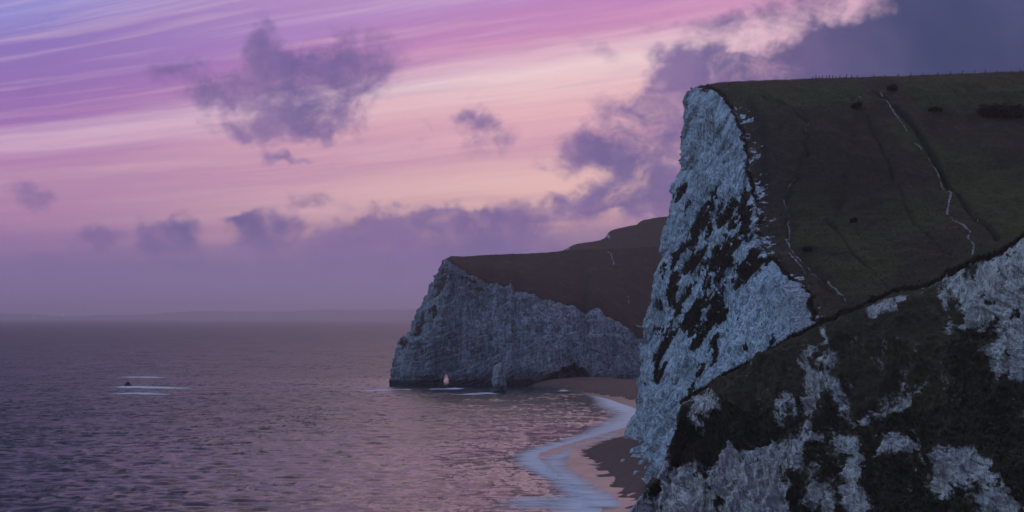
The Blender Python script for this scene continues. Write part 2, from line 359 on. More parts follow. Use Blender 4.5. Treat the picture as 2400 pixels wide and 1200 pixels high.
# ------------------------------------------------------------------ beach
def build_beach():
    m, g, b = material('wet_shingle'); p = pos(g)
    n = g.noise(p, .5, 5, .6); n2 = g.noise(p, 3.5, 3, .6)
    wet = g.m('ADD', g.attr('wet'), g.m('MULTIPLY', g.m('SUBTRACT', n, .5), .25)); w = g.step(wet, .42, .6)
    dry = g.mix(g.step(n, .3, .7), (.12, .066, .054, 1), (.17, .098, .078, 1))
    dry = g.mix(g.m('MULTIPLY', g.step(n2, .5, .75), .5), dry, (.05, .033, .03, 1))
    g.put(b.inputs['Base Color'], g.mix(w, dry, (.06, .042, .04, 1)))
    g.put(b.inputs['Roughness'], g.step(w, 0., 1., .85, .3)); g.put(b.inputs['Specular IOR Level'], g.step(w, 0., 1., .2, .8))
    bp = g.n('ShaderNodeBump'); bp.inputs['Distance'].default_value = .15; g.put(bp.inputs['Strength'], g.step(w, 0., 1., .7, .0))
    g.put(bp.inputs['Height'], n2)
    rp = g.v('SUBTRACT', g.noise(g.v('MULTIPLY', p, (.22, .10, 0.)), 1., 2, .5, out=1), (.5, .5, .5))
    g.put(b.inputs['Normal'], g.v('NORMALIZE', g.v('ADD', bp.outputs[0], g.v('MULTIPLY', g.v('SCALE', rp, scale=g.m('MULTIPLY', w, .16)), (1., 1., 0.)))))
    ds = np.r_[np.arange(330, 800, 1.2), np.arange(800, 1190, 2.)]; sx, dx = shore_x(ds), dry_x(ds)
    across = np.r_[np.linspace(-1.2, 0, 14), np.linspace(.06, 1, 30)[:-1], np.linspace(1, 1.5, 10)[:-1], np.linspace(1.5, 5, 14)]
    A, D = np.meshgrid(across, ds); SX, DX = sx[:, None], dx[:, None]
    wid = np.maximum(DX - SX, 2.)
    q = np.stack([D * 0, D, D * 0], -1)
    cusp = fbm(q, 26, 3, 5) * 11 + fbm(q, 7, 2, 7) * 2.5            # swash tongues
    X = np.where(A <= 0, SX + A * 14, np.where(A <= 1, SX + A * wid, SX + wid + (A - 1) * 11))
    X = X + cusp * np.clip(1 - np.abs(A - 1), 0, 1) * .35
    Z = np.where(A <= 0, .02 + A * 1.3, np.where(A <= 1, .02 + A * .75, .77 + (1 - np.exp(-(A - 1) * 1.1)) * (.3 + 3.9 * sstep(D, 398, 440))))
    Z = Z + fbm(np.stack([X, D, Z * 0], -1), 14, 3, 9) * .5 * np.clip(A - .6, 0, 1)
    wetA = 1 - sstep(A + fbm(np.stack([X * 1.5, D, Z * 0], -1), 5, 3, 3) * .7, .8, 1.12)
    sheet('beach', np.stack([X, D, Z], -1), m, {'wet': wetA}, kind='structure', label='dark reddish shingle beach curving round the bay under the cliffs')
    # foam left by the breaking wave: a lace-edged thin sheet riding on the water
    f, g, b = material('sea_foam'); p = pos(g)
    g.put(b.inputs['Base Color'], (.80, .86, .92, 1)); b.inputs['Roughness'].default_value = .5
    fa = g.attr('foam'); nn = g.noise(g.v('MULTIPLY', p, (.10, .22, 1)), 1., 5, .6); 
    a = g.step(g.m('ADD', fa, g.m('MULTIPLY', g.m('SUBTRACT', nn, .5), 1.1)), .12, 1.0, 0., .85)
    g.put(b.inputs['Alpha'], a)
    return f
M_FOAM = build_beach()
def foam_strip(name, pts, label, n=240, m=40, z=.07, wide=1.45):
    """pts: (px, py, half width in metres, strength)"""
    a = poly(pts, n); d = dz(a[:, 1], z); x = (a[:, 0] - 1200) / F * d
    v = np.linspace(-1, 1, m)
    c = np.stack([x, d], -1); t = np.gradient(c, axis=0); t /= np.linalg.norm(t, axis=1, keepdims=True); nrm = np.stack([-t[:, 1], t[:, 0]], -1)
    q = np.stack([np.arange(n) * .3, np.zeros(n), np.zeros(n)], -1)
    XY = c[:, None] + nrm[:, None] * (v[None, :, None] * a[:, 2][:, None, None] * wide)
    Z = wave_h(XY[..., 0], XY[..., 1]) + z + np.linspace(0, .02, m)[None]
    fo = (1 - np.abs(v)[None] ** 1.6) * a[:, 3][:, None] * sstep(np.linspace(0, 1, n), 0, .06)[:, None] * sstep(np.linspace(1, 0, n), 0, .06)[:, None]
    return sheet(name, np.concatenate([XY, Z[..., None]], -1), M_FOAM, {'foam': fo}, kind='stuff', label=label)
foam_strip('surf_foam', [(1330, 1330, 7, 1), (1375, 1240, 7, 1), (1400, 1190, 8, 1), (1395, 1165, 6, .9), (1350, 1133, 4.5, 1), (1300, 1108, 4.5, 1), (1262, 1083, 5, 1), (1255, 1068, 5, 1), (1300, 1050, 5, 1), (1370, 1031, 5, 1), (1425, 1012, 6, 1), (1462, 998, 8, 1), (1500, 980, 9, 1), (1498, 966, 9, 1), (1468, 955, 9, 1), (1445, 944, 7, 1), (1410, 931, 4, .8), (1365, 920, 3, .6)], 'pale blue band of surf foam winding along the beach', n=600, m=60, wide=1.8, z=.13)
foam_strip('wave_foam', [(1230, 1195, 6, .55), (1290, 1170, 7, .7), (1340, 1178, 6, .7), (1400, 1170, 4, .6)], 'faint pale wash spreading in front of the beach', wide=2.2)
foam_strip('swash_foam', [(1440, 1200, 6, .8), (1415, 1172, 5, .9), (1375, 1146, 4, .7), (1330, 1118, 4, .8), (1300, 1092, 4, .7), (1300, 1074, 4, .8), (1350, 1054, 4.5, .8), (1420, 1030, 5, .8), (1470, 1010, 6, .7)], 'thin pale swash foam lying on the wet sand', n=400, m=40, wide=1.35, z=.5)
for pts, lab in (([(275, 884, 7, .6), (330, 884, 11, 1.25), (385, 886, 7, .5)], 'thin white foam streak on open sea behind the small dark rock'),
                 ([(265, 908, 8, .5), (310, 907, 13, 1.4), (370, 909, 12, 1.2), (455, 911, 7, .5)], 'broad white foam streak trailing right from the small dark rock'),
                 ([(255, 924, 6, .5), (320, 922, 10, 1.15), (395, 926, 6, .4)], 'white foam streak on the sea in front of the small dark rock')):
    foam_strip('foam_streak', pts, lab, n=200, m=40, z=.16)
for pts, lab in (([(840, 918, 7, .6), (905, 914, 8, .9), (960, 912, 5, .6)], 'pale foam line at the seaward foot of the far headland'),
                 ([(1010, 913, 5, .8), (1050, 912, 6, 1.1), (1085, 909, 4, .8)], 'white foam line just below the natural arch hole'),
                 ([(1050, 925, 4, .6), (1100, 924, 6, 1), (1158, 921, 6, 1)], 'white foam line running left from the sea stack'),
                 ([(1290, 917, 2.5, .5), (1320, 917, 3, .8), (1332, 910, 3, .8), (1325, 906, 2, .6)], 'small white wave curling where the far beach starts')):
    foam_strip('foam_line', pts, lab, n=200, m=40, z=.16)

# ------------------------------------------------------------------ distant coast
def build_coast():
    px = np.linspace(-900, 3300, 700)
    sk = np.interp(px, [-700, -300, 0, 60, 130, 220, 300, 420, 500, 620, 760, 960, 1300, 3200], [736, 733, 735, 736, 741, 740, 737, 733, 729, 731, 727, 724, 722, 726])
    top = P3(px, sk, 30000.); top[:, 2] += fbm(np.stack([px, px * 0, px * 0], -1), 40, 4, 3) * 40
    rows = []
    for t, dd in ((0, -1500), (.25, -1300), (.5, -900), (.75, -450), (1, 0), (.9, 500), (.5, 1200), (0, 1900)):
        r = top.copy(); r[:, 1] += dd; r[:, 2] = np.where(t == 0, -2, r[:, 2] * t); rows.append(r)
    sheet('distant_hills', np.array(rows), M_FARLAND, kind='structure', label='low hazy coast on the horizon across the bay')
    m, g, b = material('lamp_glow'); b.inputs['Emission Color'].default_value = (1, .9, .8, 1); b.inputs['Emission Strength'].default_value = 7
    for (x, y, s, lab) in ((147, 738, 5.2, 'brightest distant lamp twinkling on the hazy coast'), (79, 744, 4., 'faint distant lamp leftmost on the hazy coast'), (552, 743, 4., 'faint distant lamp on the hazy coast below its highest rise')):
        p = P3(x, y, 28400.); e = empty('distant_lamp', p, label=lab, cat='lamp', group='lights along the far shore')
        ring(e, 'lamp_head', s, M=m, z0=0); ring(e, 'post', s * .25, M=M_WOOD, z0=-p[2] - 2, z1=0)
def ring(parent, name, r, M, z0=0, z1=None, seg=10):
    """round lamp head or a thin post, as one small lathe"""
    prof = [(math.sin(a) * r, z0 - math.cos(a) * r) for a in np.linspace(0.05, math.pi - .05, 7)] if z1 is None else [(r * 1.4, z0), (r, z0 + 1), (r * .8, z1 - 1), (r * .8, z1)]
    V = [(pr * math.cos(2 * math.pi * k / seg), pr * math.sin(2 * math.pi * k / seg), pz) for pr, pz in prof for k in range(seg)]
    Fc = [(i * seg + k, i * seg + (k + 1) % seg, (i + 1) * seg + (k + 1) % seg, (i + 1) * seg + k) for i in range(len(prof) - 1) for k in range(seg)]
    return link(name, mesh_np(name, np.array(V), np.array(Fc)), M, parent)
build_coast()

def full(G, val=0.): return np.full(G.shape[:2], float(val))
def wrap(rows_list): return np.concatenate(rows_list, 0)

# ------------------------------------------------------------------ far headland with the natural arch
BEDGE = np.array([(1040, 610), (1052, 606), (1062, 618), (1080, 630), (1092, 642), (1115, 648), (1140, 664), (1165, 663), (1188, 668), (1196, 662), (1204, 682), (1250, 690), (1275, 704), (1300, 706), (1322, 715), (1345, 714), (1362, 730), (1372, 738), (1384, 724), (1402, 722), (1415, 738), (1440, 752), (1460, 762), (1485, 790), (1510, 806), (1560, 812)], float)
BSKY = np.array([(1040, 609), (1048, 604), (1060, 600), (1090, 601), (1130, 598), (1200, 595), (1240, 594), (1290, 591), (1330, 587), (1400, 584), (1500, 580), (1640, 570)], float)
def build_far_headland():
    root = empty('far_headland', P3(1200, 905, 1160), kind='structure', label='far chalk headland with a small natural arch at sea level')
    root.location.z = 0
    C, Rr = 560, 230
    s = np.r_[np.linspace(0, .98, C - 50), np.linspace(.98, 1, 51)[1:]]
    e = np.vstack([poly(BEDGE, C - 50), np.stack([np.linspace(1560, 2250, 51), np.linspace(812, 770, 51)], -1)[1:]]); ej = np.stack([e[:, 0] / 9., e[:, 0] * 0, e[:, 0] * 0], -1); e[:, 1] += fbm(ej, 1., 4, 12, gain=.65, ridged=True) * 9 * sstep(e[:, 0], 1062, 1090)
    d_edge = np.interp(e[:, 0], [1040, 1062, 1120, 1300, 1560, 2250], [1215, 1182, 1186, 1190, 1200, 1060])
    E = P3(e[:, 0], e[:, 1], d_edge)
    bpx = np.interp(e[:, 0], [1040, 1062, 1120, 1200, 1400, 1560, 2250], [917, 1010, 1105, 1200, 1402, 1565, 2250])
    bd = np.interp(bpx, [917, 960, 1040, 1100, 1300, 1400, 1565, 2250], [1148, 1142, 1143, 1146, 1150, 1158, 1165, 1030])
    B = P3(bpx, HZ + (EYE + 1.5) * F / bd, bd)                     # 1.5 m below the sea
    t = np.linspace(0, 1, Rr)[:, None, None]
    lean = np.sin(t * math.pi) * np.array([0, -5., 0])             # slight bulge towards the viewer
    G = B[None] * (1 - t) + E[None] * t + lean
    T = np.linspace(0, 1, Rr)
    # stepped seaward outline
    px0, py0 = pix(G[:, 0]); want = np.interp(py0, [600, 610, 640, 690, 735, 780, 797, 803, 830, 870, 905, 930], [1042, 1040, 1030, 1007, 985, 962, 952, 936, 930, 921, 917, 916])
    G[..., 0] += ((want - px0) / F * 1150)[:, None] * np.clip(1 - s / .13, 0, 1)[None] ** 1.5
    N = normals(G); px, py = pix(G)
    q = G * np.array([1, 1, .35])
    disp = fbm(q, 20, 3, 21, ridged=True) * 6 + fbm(q, 5, 4, 22, ridged=True) * 2.4 + fbm(G, 2., 3, 23, ridged=True) * 1.4
    lb = py * .85 + px * .3 + fbm(G, 40, 4, 48) * 50
    disp -= (ledge(lb, 19.) * 2.2 + ledge(lb * 1.1 + 3, 8.) * .8) * (.4 + 1.5 * np.clip(fbm(G, 20, 3, 49) + .2, 0, 1))
    disp *= 1 - .9 * sstep(strokes(px, py, [(1045, 884, 1045, 905, 12)]), 0., .6)
    cave = strokes(px + fbm(G, 6, 3, 8) * 26, py + fbm(G, 5, 3, 7) * 22, [(1276, 901, 1300, 889, 1324, 876, 1346, 870, 1366, 880, 1380, 901, 8), (1330, 893, 1368, 890, 11)])
    notch = sstep(py, 880, 893)
    fadeT = (1 - .75 * sstep(T, .9, 1.))[:, None]
    G = G - N * (disp * fadeT)[..., None] * np.sign(N[..., 1:2].mean())
    G[..., 1] += sstep(cave, .0, .8) * 11 * (1 + fbm(G, 7, 3, 9)) + notch * 1.5
    px, py = pix(G)
    veg = .12 + .42 * np.exp(-np.clip(py - np.interp(px, BEDGE[:, 0], BEDGE[:, 1]), 0, None) / 9.) * (.6 + fbm(G, 9, 3, 31) * 1.6) \
        + strokes(px + fbm(G, 7, 3, 33) * 30, py + fbm(G, 7, 3, 34) * 30, [(1045, 640, 1030, 690, 1015, 730, 9), (1075, 655, 1120, 660, 7), (1115, 680, 1180, 668, 5), (940, 808, 950, 800, 7), (1000, 740, 970, 790, 6), (1060, 625, 1058, 700, 5), (1395, 815, 1420, 830, 6), (1435, 765, 1450, 775, 5)]) * .35 + fbm(G * [1, 1, .6], 9, 6, 35, gain=.72) * .9
    veg[0] = veg[1]
    veg += np.clip(1 - s / .1, 0, 1)[None] * .16
    dark = strokes(px, py, [(1290, 893, 1325, 866, 1370, 890, 14)]) * .0
    wet = np.clip(sstep(py + fbm(G, 6, 2, 4) * 8, 884, 895) * .95 * (px < 1400) * (px < 1250 + 40), 0, 1)
    rust = np.clip(sstep(cave, .05, .5) + .3 * sstep(py, 800, 880) * sstep(px, 1180, 1280), 0, 1)
    # the arch: faces left out where the tunnel goes through
    def hole(px, py): 
        hw = np.interp(py, [877, 880, 890, 905, 930], [0, 3., 5.2, 8, 8]); return (np.abs(px - 1045 - (905 - py) * .05) < hw) & (py > 877)
    cx, cy = (px[:-1, :-1] + px[1:, 1:]) / 2, (py[:-1, :-1] + py[1:, 1:]) / 2
    gr = np.stack([px / 8. + fbm(G, 9, 3, 38) * 3, py / 34., px * 0], -1); chalk_dark = sstep(fbm(gr, 1., 5, 36, gain=.7, ridged=True), .1, .36) * .38 + np.clip(1 - s / .16, 0, 1)[None] * .3 + sstep(fbm(G, 22, 4, 37), .02, .2) * .35  # dark streaks and blotches; the seaward left facet is coloured darker overall
    at = {'veg': veg, 'olive': full(G), 'dark': dark, 'wet': wet, 'rust': rust, 'chalk_dark': chalk_dark}
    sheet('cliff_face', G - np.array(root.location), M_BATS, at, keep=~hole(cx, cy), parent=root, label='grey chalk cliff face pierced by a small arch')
    # tunnel and the seaward back wall
    prof = np.array([(1036, 935), (1036.3, 905), (1038.5, 892), (1041, 883), (1044, 876), (1047, 875), (1050, 882), (1052.5, 892), (1054.5, 905), (1055, 935)])
    ds = np.linspace(1132, 1232, 30)
    Tn = np.array([P3(prof[:, 0], prof[:, 1], d) for d in ds]); Tn = Tn + (fbm(Tn, 3, 3, 6)[..., None] * np.array([1.2, 0, .8]) - np.array([0, 0, 0]))
    cxp = 1045.; off = Tn[..., 0] - (cxp - 1200) / F * Tn[..., 1]; Tn[..., 0] += np.sign(off) * .35
    z = full(Tn)
    # tunnel starts inside the rock skin, whatever its relief
    front = G[np.abs(py - 890).argmin(0)[np.abs(px[20] - 1045).argmin()], np.abs(px[20] - 1045).argmin(), 1]
    Tn = Tn[ds > front + 1.0]; z = full(Tn)
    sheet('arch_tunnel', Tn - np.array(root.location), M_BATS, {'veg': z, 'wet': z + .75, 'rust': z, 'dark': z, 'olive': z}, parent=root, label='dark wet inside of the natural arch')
    bpxs = np.linspace(905, 1640, 250); zs = np.linspace(-2, 1, 60)
    topz = np.interp(bpxs, [905, 940, 985, 1030, 1045, 1060, 1640], [-1, 22, 40, 66, 74, 76, 78])
    bk = np.zeros((60, 250, 3)); dback = np.interp(bpxs, [905, 960, 1060, 1200, 1640], [1160, 1205, 1222, 1300, 1420])
    tt = np.linspace(0, 1, 60)[:, None]
    bk[..., 0] = ((bpxs - 1200) / F * 1180)[None] + 6 * sstep(-bpxs, -940, -905)[None]; bk[..., 1] = dback[None] - 6 * tt; bk[..., 2] = -2 + (topz + 1)[None] * tt
    bk += (fbm(bk, 8, 3, 44) * 4)[..., None] * np.array([0, 1, 0])
    bx, by = pix(bk); bx, by = (bx[:-1, :-1] + bx[1:, 1:]) / 2, (by[:-1, :-1] + by[1:, 1:]) / 2
    z = full(bk)
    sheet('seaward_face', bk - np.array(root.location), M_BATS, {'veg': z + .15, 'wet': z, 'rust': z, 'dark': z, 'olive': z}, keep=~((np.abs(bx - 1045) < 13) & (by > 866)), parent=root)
    # left flank joins face and back
    L = G[:, 0]; Bk = np.stack([L[:, 0] + 9, L[:, 1] + 34, L[:, 2]], -1)
    k = np.linspace(0, 1, 14)[:, None, None]; Fl = L[None] * (1 - k) + Bk[None] * k; Fl = Fl + (fbm(Fl, 5, 3, 45) * 2.5)[..., None] * np.sin(k * math.pi) * np.array([-1, 0, 0]) ; z = full(Fl)
    sheet('flank', Fl - np.array(root.location), M_BATS, {'veg': z + .3, 'wet': z, 'rust': z, 'dark': z, 'olive': z}, parent=root)
    # grass top
    px = np.r_[np.linspace(1040, 1560, 290), np.linspace(1560, 2250, 51)[1:]]; ed = np.interp(px, np.r_[BEDGE[:, 0], 2250], np.r_[BEDGE[:, 1], 770]); sk = np.interp(px, np.r_[BSKY[:, 0], 2250], np.r_[BSKY[:, 1], 530])
    de = np.interp(px, [1040, 1062, 1120, 1300, 1560, 2250], [1215, 1182, 1186, 1190, 1200, 1060]); dk = np.interp(px, [1040, 1060, 1200, 1640, 2250], [1222, 1225, 1280, 1390, 1390])
    rows = [P3(px, ed, de) + [0, -.2, -1.2]]
    for t in np.linspace(0, 1, 130): rows.append(P3(px, ed + (sk - ed) * t, de + (dk - de) * t ** 1.25))
    top = rows[-1]
    for k in (8, 25, 60): rows.append(top + [0, k, -.02 * k - .0016 * k * k])
    G = np.array(rows); px2, py2 = pix(G)
    jag = fbm(G, 4, 3, 51) * 3 * np.exp(-np.arange(len(G)) / 3.)[:, None]
    G[..., 2] += fbm(G, 30, 4, 50) * 3 * (sstep(np.arange(len(G)), 0, 30) * (1 - sstep(np.arange(len(G)), 100, 130)))[:, None] + jag + fbm(G, 2.5, 3, 52) * .5
    veg = .95 - .75 * strokes(px2 + fbm(G, 3, 2, 5) * 6, py2, [(1424, 590, 1431, 593, 1436, 606, 1439, 620, 1.4), (1470, 690, 1474, 712, 1), (1490, 765, 1510, 768, 1.6), (1500, 798, 1530, 800, 3)])
    veg -= .55 * np.exp(-np.arange(len(G)) / 2.)[:, None] * (fbm(G, 3, 3, 54) > 0)
    z = full(G)
    sheet('grass_top', G - np.array(root.location), M_BATS, {'veg': veg, 'wet': z, 'rust': z, 'dark': strokes(px2, py2, [(1200, 660, 1330, 705, 1420, 735, 20), (1120, 640, 1250, 670, 14)]) * .35, 'olive': .2 + sstep(-py2, -640, -590) * .5}, parent=root, label='brown grass top of the far headland')
build_far_headland()

def build_inland_hill():
    sky = np.array([(1318, 588), (1328, 583), (1340, 576), (1352, 571), (1385, 567), (1408, 563), (1419, 557), (1422, 553), (1424, 547), (1430, 542), (1442, 537), (1470, 531), (1493, 526), (1500, 520), (1508, 516), (1530, 511), (1565, 507), (1660, 500)], float)
    C = 300; s = np.vstack([poly(sky, C - 30), np.stack([np.linspace(1660, 2300, 31), np.linspace(500, 470, 31)], -1)[1:]]); low = np.interp(s[:, 0], [1318, 1400, 1660, 2300], [604, 600, 600, 560])
    rows = [P3(s[:, 0], low + (s[:, 1] - low) * t, 1420 + 260 * t) for t in np.linspace(0, 1, 110)]
    for k in (10, 40, 120): rows.append(rows[109] + [0, k, -.03 * k - .0006 * k * k])
    G = np.array(rows); px, py = pix(G)
    band = np.sin(py * .55 + fbm(G, 60, 2, 3) * 6)
    G[..., 2] += fbm(G, 4, 3, 52) * .7
    veg = 1 - .9 * strokes(px, py, [(1423, 550, 1427, 556, 3.2), (1328, 585, 1334, 583, 1.3)])
    z = full(G)
    sheet('inland_hill', G, M_BATS, {'veg': veg, 'wet': z, 'rust': z, 'dark': np.clip(band, 0, 1) * .25, 'olive': .55 + .4 * np.clip(-band, 0, 1)}, kind='structure', label='terraced brown grass hill rising inland behind the far headland')
build_inland_hill()

# ------------------------------------------------------------------ big headland: cliff edge and slope
EDGE = np.array([(1920, 790, 432), (1903, 755, 440), (1886, 692, 462), (1858, 664, 474), (1832, 642, 484), (1816, 612, 494), (1796, 603, 500), (1782, 592, 506), (1772, 560, 518), (1768, 520, 532), (1757, 440, 560), (1748, 390, 577), (1738, 330, 598), (1722, 290, 612), (1706, 258, 625), (1694, 232, 636), (1676, 218, 648), (1655, 210, 664), (1632, 211, 680), (1613, 217, 692)], float)
EDGE = poly(EDGE, 260); _k = np.stack([np.arange(260) / 7., np.zeros(260), np.zeros(260)], -1)
EDGE[:, 0] += fbm(_k, 1., 4, 13, gain=.7) * 26 * sstep(EDGE[:, 1], 225, 300); EDGE[:, 1] = np.r_[EDGE[:150, 1], EDGE[150:, 1]]
CLIFF_VEG = [(1600, 435, 1583, 468, 9), (1679, 432, 1673, 458, 6), (1708, 460, 1683, 516, 5), (1650, 477, 1617, 545, 8), (1658, 514, 1667, 565, 13), (1670, 485, 7), (1720, 477, 1706, 530, 9), (1750, 460, 1738, 520, 8),
    (1683, 527, 1704, 518, 9), (1633, 545, 1615, 580, 10), (1608, 577, 1583, 602, 1577, 655, 7), (1654, 589, 1610, 633, 13), (1700, 585, 1680, 632, 11), (1742, 535, 1758, 545, 8), (1767, 589, 1735, 632, 13), (1758, 639, 1719, 664, 9),
    (1693, 590, 1640, 620, 9), (1708, 611, 1665, 672, 11), (1657, 611, 1626, 673, 1593, 718, 9), (1579, 655, 1574, 700, 1600, 738, 12), (1549, 705, 1545, 716, 6), (1698, 670, 1675, 712, 11), (1646, 709, 1603, 765, 9), (1688, 706, 1665, 748, 1703, 738, 13),
    (1553, 768, 1533, 783, 6), (1580, 772, 1548, 838, 1542, 884, 11), (1657, 763, 1630, 815, 9), (1678, 778, 1671, 852, 7), (1744, 818, 6), (1807, 785, 1794, 822, 7), (1620, 900, 1618, 922, 6), (1646, 857, 1640, 884, 7), (1770, 605, 1738, 660, 12),
    (1729, 642, 9), (1811, 598, 1765, 636, 9), (1506, 900, 3), (1502, 938, 3), (1618, 480, 1606, 500, 4), (1560, 620, 1556, 640, 4), (1634, 740, 1612, 790, 6), (1700, 560, 1690, 580, 7), (1730, 560, 1715, 590, 7), (1640, 640, 1612, 700, 7), (1750, 500, 1744, 560, 8)]
SLOPE_F = {}
def build_headland():
    root = empty('great_headland', (45, 560, 0), kind='structure', label='tall chalk headland with sheer blue-white cliff and dark grass slope')
    off = np.array(root.location)
    C, Rr = 290, 560
    e = poly(EDGE, C); E = P3(*e.T)
    base = np.array([(31, 405), (32, 420), (33.5, 460), (36.5, 502), (37, 541), (39, 616), (43, 680), (45.6, 728)], float)
    b = poly(base[:, ::-1], C)[:, ::-1]; B = np.stack([b[:, 0], b[:, 1], np.full(C, 1.0)], -1)
    # match the far ends so that columns stay upright in the picture
    T = np.linspace(0, 1, Rr); t = T[:, None, None]
    G = B[None] * (1 - t) + E[None] * t
    s = np.linspace(0, 1, C)
    px0, py0 = pix(G[:, -1]); want = np.interp(py0, [210, 240, 285, 330, 360, 400, 440, 470, 490, 555, 600, 640, 720, 790, 860, 900, 945, 990, 1030], [1614, 1606, 1608, 1601, 1600, 1605, 1590, 1582, 1575, 1562, 1556, 1541, 1535, 1525, 1515, 1510, 1500, 1492, 1493])
    G[..., 0] += ((want - px0) / F * 710)[:, None] * sstep(s, .55, 1.)[None]
    G[..., 0] += (-np.sin(T * math.pi) * 2.)[:, None] * np.sin(s * math.pi)[None]
    # corner turning away from the viewer
    W = [G]
    for k in np.linspace(.12, 1, 10): W.append((G[:, -1] + np.array([30 * k * k, 46 * k, 0]))[:, None] + np.array([0, 0, 0]))
    G = np.concatenate(W, 1)
    G = np.concatenate([G] + [(G[-1] + np.array([3. * k, 0, -1.3 * k]))[None] for k in (1, 2.2, 4)], 0); T = np.r_[T, 1, 1, 1]
    N = normals(G); N *= -np.sign(N[..., 0].mean())
    if N[..., 0].mean() > 0: N = -N
    px, py = pix(G)
    # beds run steeply from upper right to lower left: noise stretched along that line
    a = np.stack([(py * .5 + px * .87) * .13, (py * .87 - px * .5) * .028, G[..., 1] * .02], -1)
    q = G * np.array([1, .5, .4])
    disp = fbm(q, 14, 3, 61, ridged=True) * 4.5 + fbm(a, 3., 4, 62, ridged=True) * 4.4 + fbm(q, 2.6, 4, 63, ridged=True) * .9 + fbm(G, .9, 2, 64) * .5
    lb = py * .5 + px * .87 + fbm(G, 22, 4, 46) * 90
    disp += (ledge(lb, 26.) * 1.3 + ledge(lb * 1.07 + 5, 9.) * .35) * (.5 + 1.6 * np.clip(fbm(G, 13, 3, 47) + .25, 0, 1)) * (1 - .75 * sstep(np.arange(G.shape[1]), 225, 288))[None]
    disp *= (1 - .7 * sstep(T, .95, 1))[:, None]
    talus = sstep(-T, -.05, 0)[:, None] * 3.0 * (.4 + fbm(G, 8, 2, 77))
    G = G + N * (disp + talus)[..., None]
    px, py = pix(G)
    wx, wy = fbm(G, 5, 4, 70, gain=.66) * 30, fbm(G, 5, 4, 71, gain=.66) * 46
    st = strokes(px + wx, py + wy, CLIFF_VEG)
    an = fbm(np.stack([(py * .5 + px * .87) / 9., (py * .87 - px * .5) / 70., px * 0], -1), 1., 4, 72, gain=.6)
    mid = sstep(py, 400, 480) * (1 - sstep(py, 860, 960))
    rag = fbm(G, 4.5, 6, 75, gain=.76)
    veg = st * .88 + (an - .06) * (1.35 * mid + .25) + .0 + rag * .8
    veg += sstep(fbm(a, .55, 5, 56, gain=.65), .15, .26) * .3 * sstep(py, 330, 480)
    el = np.interp(py, EDGE[::-1, 1], EDGE[::-1, 0]); prox = np.clip(1 - (el - px) / 26., 0, 1)
    veg += prox * sstep(py, 300, 340) * (.25 + fbm(G, 3, 3, 73) * 1.3) * (1 - .75 * sstep(py, 610, 640))
    veg += sstep(-py, -226, -214) * .5
    z = full(G)
    bx, by = (py * .5 + px * .87), (py * .87 - px * .5)
    wob = fbm(G, 12, 3, 79) * 30
    chalk_dark = sstep(fbm(np.stack([(bx + wob) / 4.5, by / 60., px * 0], -1), 1., 4, 65, gain=.65, ridged=True), .16, .34) * .75 + sstep(fbm(np.stack([(bx + wob) / 16., by / 50., px * 0], -1), 1., 4, 66), .06, .24) * .5
    chalk_dark = chalk_dark * (1 - .5 * sstep(px, 1760, 1850))
    rust = np.clip(.35 * sstep(px, 1790, 1850) * sstep(py, 640, 700) + .12 * sstep(py, 850, 1000), 0, 1)
    sheet('cliff_face', G - off, M_SWYRE, {'veg': veg, 'olive': z, 'dark': st * .4, 'wet': z, 'rust': rust, 'chalk_dark': chalk_dark}, parent=root, label='sheer blue-white chalk cliff streaked with dark scrub')
    veg_pts['cliff'] = (G, veg, px, py)
    # grass slope
    Rr, C = 330, 520
    vv = np.r_[np.linspace(0, 1, C) ** 1.15, np.linspace(1, 2.3, 31)[1:]]; C = len(vv)     # runs on inland beyond the picture
    ee = poly(EDGE[EDGE[:, 1] < 756], Rr)
    u = np.linspace(0, 1, Rr)
    sky_px = [1600, 1613, 1625, 1640, 1660, 1690, 1760, 1900, 2100, 2400, 2640]; sky_py = [220, 217, 211, 206, 200, 195.5, 192, 187, 181, 170, 161]
    rpx = np.full(Rr, 2640.); upy = np.clip((755 - ee[:, 1]) / (755 - 217), 0, 1.02)
    rpy = 640 + (161 - 640) * upy; rd = 425 + 225 * upy ** .92
    PX = ee[:, 0][:, None] * (1 - vv) + rpx[:, None] * vv
    line = ee[:, 1][:, None] * (1 - vv) + rpy[:, None] * vv
    skl = np.interp(PX, sky_px, sky_py); topline = np.interp(PX[-1], sky_px, sky_py) - (ee[-1, 1] * (1 - vv) + rpy[-1] * vv)
    PY = line + topline[None] * sstep(upy, .45, 1.)[:, None]
    PY = np.maximum(PY, skl)
    Dp = ee[:, 2][:, None] * (1 - vv) + rd[:, None] * vv
    S = P3(PX, PY, Dp)
    pre = [S[0] + np.array([0, -9 * k, -4.2 * k]) for k in (4, 3, 2, 1)]
    inl = np.exp(-np.arange(C) / 519. / .12)[:, None] * np.array([1., 0, 0])
    post = [S[-1] + np.array([0, k, -.03 * k - .0009 * k * k]) + inl * .75 * k for k in (6, 18, 40, 90, 160)]
    S = np.concatenate([np.array(pre), S, np.array(post)], 0)
    ii = np.clip(np.arange(len(S)) - 4, 0, Rr - 1); fade = (sstep(ii, 0, 40) * (1 - .985 * sstep(ii, Rr - 70, Rr - 12)))[:, None]
    px, py = pix(S)
    S[..., 2] += (fbm(S, 45, 3, 80) * 9 + fbm(S * [1., .45, .45], 13, 4, 81, ridged=True) * 4.5) * fade * sstep(np.arange(C) / 519., 0, .12)[None]
    S[..., 2] += fbm(S * [1, .6, 1], 2.2, 3, 82) * .55
    terr = np.sin(S[..., 2] * 4.2 + fbm(S, 14, 3, 83) * 9) * .12 * .7 * sstep(fbm(S, 25, 2, 84), -.1, .15) * sstep(px, 1780, 1900) * (1 - sstep(px, 2150, 2300))     # sheep terraces
    S[..., 2] += terr
